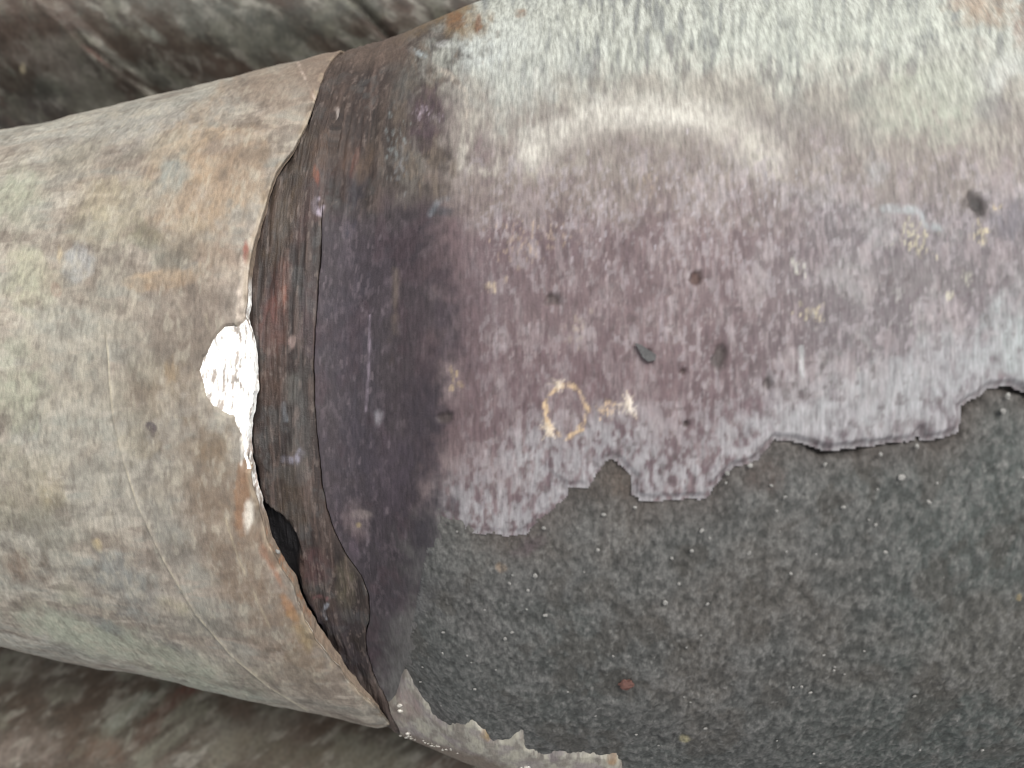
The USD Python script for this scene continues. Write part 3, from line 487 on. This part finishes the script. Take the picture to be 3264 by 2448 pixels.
    for x0, y0, rx, ry, c_, o_ in ((1268, 2060, 30, 44, (158, 158, 168), .75), (1290, 2000, 20, 30, (136, 138, 148), .6), (1250, 1960, 10, 20, (150, 150, 160), .6), (1235, 2068, 10, 12, (110, 66, 56), .8), (1240, 2130, 20, 50, (110, 90, 86), .6), (1330, 1880, 60, 110, (96, 95, 96), .5), (1600, 1810, 20, 14, (150, 130, 110), .6), (3250, 1905, 8, 10, (160, 142, 100), .6), (2180, 2360, 14, 10, (170, 160, 120), .6)):
        P3.blob(x0, y0, rx, ry, c_, o_, 0, .4, .9)
    P3.stroke([(2480, 1690), (2600, 1640), (2700, 1585)], 5, (60, 56, 52), .6); P3.stroke([(2700, 1600), (2800, 1690), (2860, 1720)], 4, (58, 56, 52), .6); P3.stroke([(1920, 1600), (1928, 1700), (1936, 1760)], 5, (66, 60, 58), .5)
    for q in range(60):
        g = np.random.default_rng(500 + q); x0, y0 = g.uniform(1500, 3264), g.uniform(1500, 2440); an = g.uniform(0, 6.28); L = g.uniform(20, 70)
        P3.stroke([(x0, y0), (x0 + L * .6 * math.cos(an), y0 + L * .6 * math.sin(an)), (x0 + L * math.cos(an + .5), y0 + L * math.sin(an + .5))], 3.5, (50, 48, 46), g.uniform(.2, .55))
    relb = 5.5 * (fb(a, b, 90, 90, 215, 4) - .5) + 4.5 * (g2 - .5) + 3.5 * (g1 - .5)
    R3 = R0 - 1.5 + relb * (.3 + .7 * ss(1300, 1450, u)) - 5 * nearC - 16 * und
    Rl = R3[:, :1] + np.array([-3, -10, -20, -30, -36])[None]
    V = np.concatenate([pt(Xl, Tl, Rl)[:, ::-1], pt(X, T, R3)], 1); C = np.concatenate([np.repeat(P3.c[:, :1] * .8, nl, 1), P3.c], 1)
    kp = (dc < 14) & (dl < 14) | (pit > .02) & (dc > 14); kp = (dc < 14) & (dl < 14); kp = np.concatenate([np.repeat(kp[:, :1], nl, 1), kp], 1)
    mD = mat('dark_speckled_look', .7, .35, (1000, 700), .36, .45, 1500)
    put('dark_shell', BODY, V.reshape(-1, 3), gridfaces(NT, nc + nl, kp), mD, C.reshape(-1, 3), UV.reshape(-1, 2), label='dark grey-green speckled shell bared where the coat has gone')
    # --- neck: fibrous band between the rim and the crack
    nk = 130; s = np.linspace(0, 1, nk)[None]
    X0 = Xe[:, None] - 130; X1 = (Xc - gap / 2)[:, None]
    X = X0 + s * (X1 - X0); T = np.repeat(TH[:, None], nk, 1); a, b = X, T * 1000
    R = Rflare(X, T, 0, 0); u, v = proj(pt(X, T, R))
    # round the band's edge towards the crack, pull in towards the sleeve
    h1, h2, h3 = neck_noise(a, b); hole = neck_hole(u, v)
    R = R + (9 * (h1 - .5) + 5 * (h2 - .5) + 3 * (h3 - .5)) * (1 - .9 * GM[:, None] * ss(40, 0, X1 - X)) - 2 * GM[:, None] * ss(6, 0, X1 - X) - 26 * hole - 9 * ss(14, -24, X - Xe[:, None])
    sidefl = ss(45, 63, np.abs(np.degrees(T)))
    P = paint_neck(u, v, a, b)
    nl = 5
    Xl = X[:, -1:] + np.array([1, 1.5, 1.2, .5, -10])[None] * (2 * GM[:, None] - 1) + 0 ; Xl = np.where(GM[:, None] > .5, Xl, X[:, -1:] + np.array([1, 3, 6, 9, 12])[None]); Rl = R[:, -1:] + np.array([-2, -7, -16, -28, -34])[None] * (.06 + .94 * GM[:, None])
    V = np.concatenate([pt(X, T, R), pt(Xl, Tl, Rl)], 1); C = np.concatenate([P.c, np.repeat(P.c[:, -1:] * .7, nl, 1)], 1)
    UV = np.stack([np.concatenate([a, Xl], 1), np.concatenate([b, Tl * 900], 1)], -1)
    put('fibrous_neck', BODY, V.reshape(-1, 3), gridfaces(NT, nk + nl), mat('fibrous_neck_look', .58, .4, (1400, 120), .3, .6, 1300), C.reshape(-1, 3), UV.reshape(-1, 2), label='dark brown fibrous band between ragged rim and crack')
    # floor of the crack, so that it stays dark and closed
    Xf = (Xc[:, None] + np.linspace(-60, 60, 7)[None]); Tf = np.repeat(TH[:, None], 7, 1); Rf = Rflare(Xf, Tf, 0, 0) - 44
    put('crack_floor', BODY, pt(Xf, Tf, Rf).reshape(-1, 3), gridfaces(NT, 7), mD, np.full((NT * 7, 3), .012), np.stack([Xf, Tf * 900], -1).reshape(-1, 2))
body()

# ------------------------------------------------------------------ loose bits on the flared piece: grit, flakes, lumps added for wet glints
def lump(c, n, r, rg, flat=.5, sub=1):
    m = trimesh.creation.icosphere(subdivisions=sub, radius=1.0); v = m.vertices * (1 + .45 * (rg.random((len(m.vertices), 1)) - .5))
    t = np.cross(n, [.3, .9, .2]); t /= np.linalg.norm(t); w = np.cross(n, t)
    an = rg.uniform(0, 6.28); t, w = t * math.cos(an) + w * math.sin(an), w * math.cos(an) - t * math.sin(an)
    return c + r * (v[:, :1] * t * rg.uniform(.9, 1.5) + v[:, 1:2] * w + v[:, 2:] * n * flat), np.array(m.faces)
def on_body(u, v, lift=0):
    X, th = cast(u, v, lambda X, t: Rflare(X, t, 0, 0)); R = float(Rflare(X, th, 0, 0))
    n = np.array([0, math.sin(th), math.cos(th)]); return pt(np.float64(X), np.float64(th), np.float64(R + lift)), n
def flat_mat(name, c, rough, spec=.5, coat=0.):
    return usdkit.material(stage, '/World/Looks/' + name, {
        'g': ('geometry', {}), 'n': ('noise_texture', {'scale': 1100.0, 'detail': 3.0}), 'r': ('rgb_ramp', {'ramp': [(.3, tuple(lin(c) * .65)), (.7, tuple(np.minimum(lin(c) * 1.2, .9)))]}),
        'b': ('bump', {'strength': .4, 'distance': .0004}), 'p': ('principled_bsdf', {'roughness': rough, 'specular_ior_level': spec, 'coat_weight': coat, 'coat_roughness': .1})},
        [('g.position', 'n.vector'), ('n.fac', 'r.fac'), ('r.color', 'p.base_color'), ('n.fac', 'b.height'), ('b.normal', 'p.normal')], surface='p.BSDF')
rg = np.random.default_rng(77)
g_pale, g_red, g_glint, g_flake = flat_mat('pale_grit_look', (128, 126, 121), .7), flat_mat('red_chip_look', (88, 60, 52), .5), flat_mat('added_glint_look', (196, 190, 178), .12, .8, 1.0), flat_mat('grey_flake_look', (72, 71, 70), .7)
def many(n, test, rr, m, name, lift, flat):
    vs, fs, k = [], [], 0
    while n:
        u, v = test(rg)
        if u is None: continue
        c, nn = on_body(u, v, lift); a, f = lump(c, nn, rg.uniform(*rr), rg, flat); vs.append(a); fs.append(f + k); k += len(a); n -= 1
    put(name, BODY, np.vstack(vs), np.vstack(fs), m, kind='stuff', smooth=60)
cp, lp = np.array(COAT, float), np.array(LOWC, float)
def t_dark(r):
    u, v = r.uniform(1340, 3264), r.uniform(1400, 2440)
    p, q = np.array([u]), np.array([v])
    return (u, v) if sdf(p, q, COAT)[0] < -14 and sdf(p, q, LOWC)[0] < -14 else (None, None)
many(80, t_dark, (1.6, 3.6), g_pale, 'pale_grit', 0, .5)
for u, v, r in ((2872, 1522, 9), (2390, 1484, 7), (2318, 1508, 6), (2205, 1755, 6), (2120, 1920, 8), (1706, 1835, 7), (2236, 1690, 6), (1738, 1960, 6), (2960, 1600, 6), (3196, 1310, 8), (3212, 1262, 7), (1610, 2035, 6)):
    c, n = on_body(u, v, 1); a, f = lump(c, n, r * .62, rg, .5); put('pebble', BODY, a, f, g_pale, smooth=60)
c, n = on_body(1996, 2181, 1); a, f = lump(c, n, 13, rg, .4, 2); put('red_chip', BODY, a, f, g_red, smooth=40, label='small reddish chip stuck in the dark shell')
def flake(P, h, m, name, label):
    q = [on_body(u, v, 6)[0] for u, v in P]; n = on_body(*P[0])[1]; top = [x + n * h for x in q]; k = len(P)
    f = [(0, i, i + 1) for i in range(1, k - 1)] + [(k, k + i + 1, k + i) for i in range(1, k - 1)]
    for i in range(k): j = (i + 1) % k; f += [(i, k + i, k + j), (i, k + j, j)]
    put(name, BODY, np.array(q + top), np.array(f), m, smooth=False, label=label)
flake([(2022, 1096), (2040, 1100), (2066, 1118), (2088, 1132), (2086, 1150), (2062, 1154), (2046, 1140)], 5, g_flake, 'grey_flake', 'loose triangular grey flake on the mauve coat')
for i in range(22):
    t = rg.random(); u = 1268 + t * 235; v = np.interp(u, [1268, 1340, 1411, 1500], [2336, 2358, 2382, 2402]) - rg.uniform(0, 10)
    c, n = on_body(u, v, 6); a, f = lump(c, n, rg.uniform(2.0, 4.5), rg, .5); put('added_glint', BODY, a, f, g_glint, smooth=True)  # pale glossy lumps added to stand for wet glints on the lip
for u, v in ((1275, 2240), (1277, 2258), (1300, 2330), (1665, 2440), (1680, 2436)):
    c, n = on_body(u, v, 6); a, f = lump(c, n, 6, rg, .7); put('added_glint', BODY, a, f, g_glint, smooth=True)
# a crumb of filler caught under the rim
X, th = cast(872, 1768, lambda X, t: Rsil(X)); c = pt(np.float64(X + 6), np.float64(th), np.float64(Rsil(X) - 12)); a, f = lump(c, np.array([0, math.sin(th), math.cos(th)]), 4.5, rg, .5)
put('crumb', SLEEVE, a, f, g_pale, smooth=60)
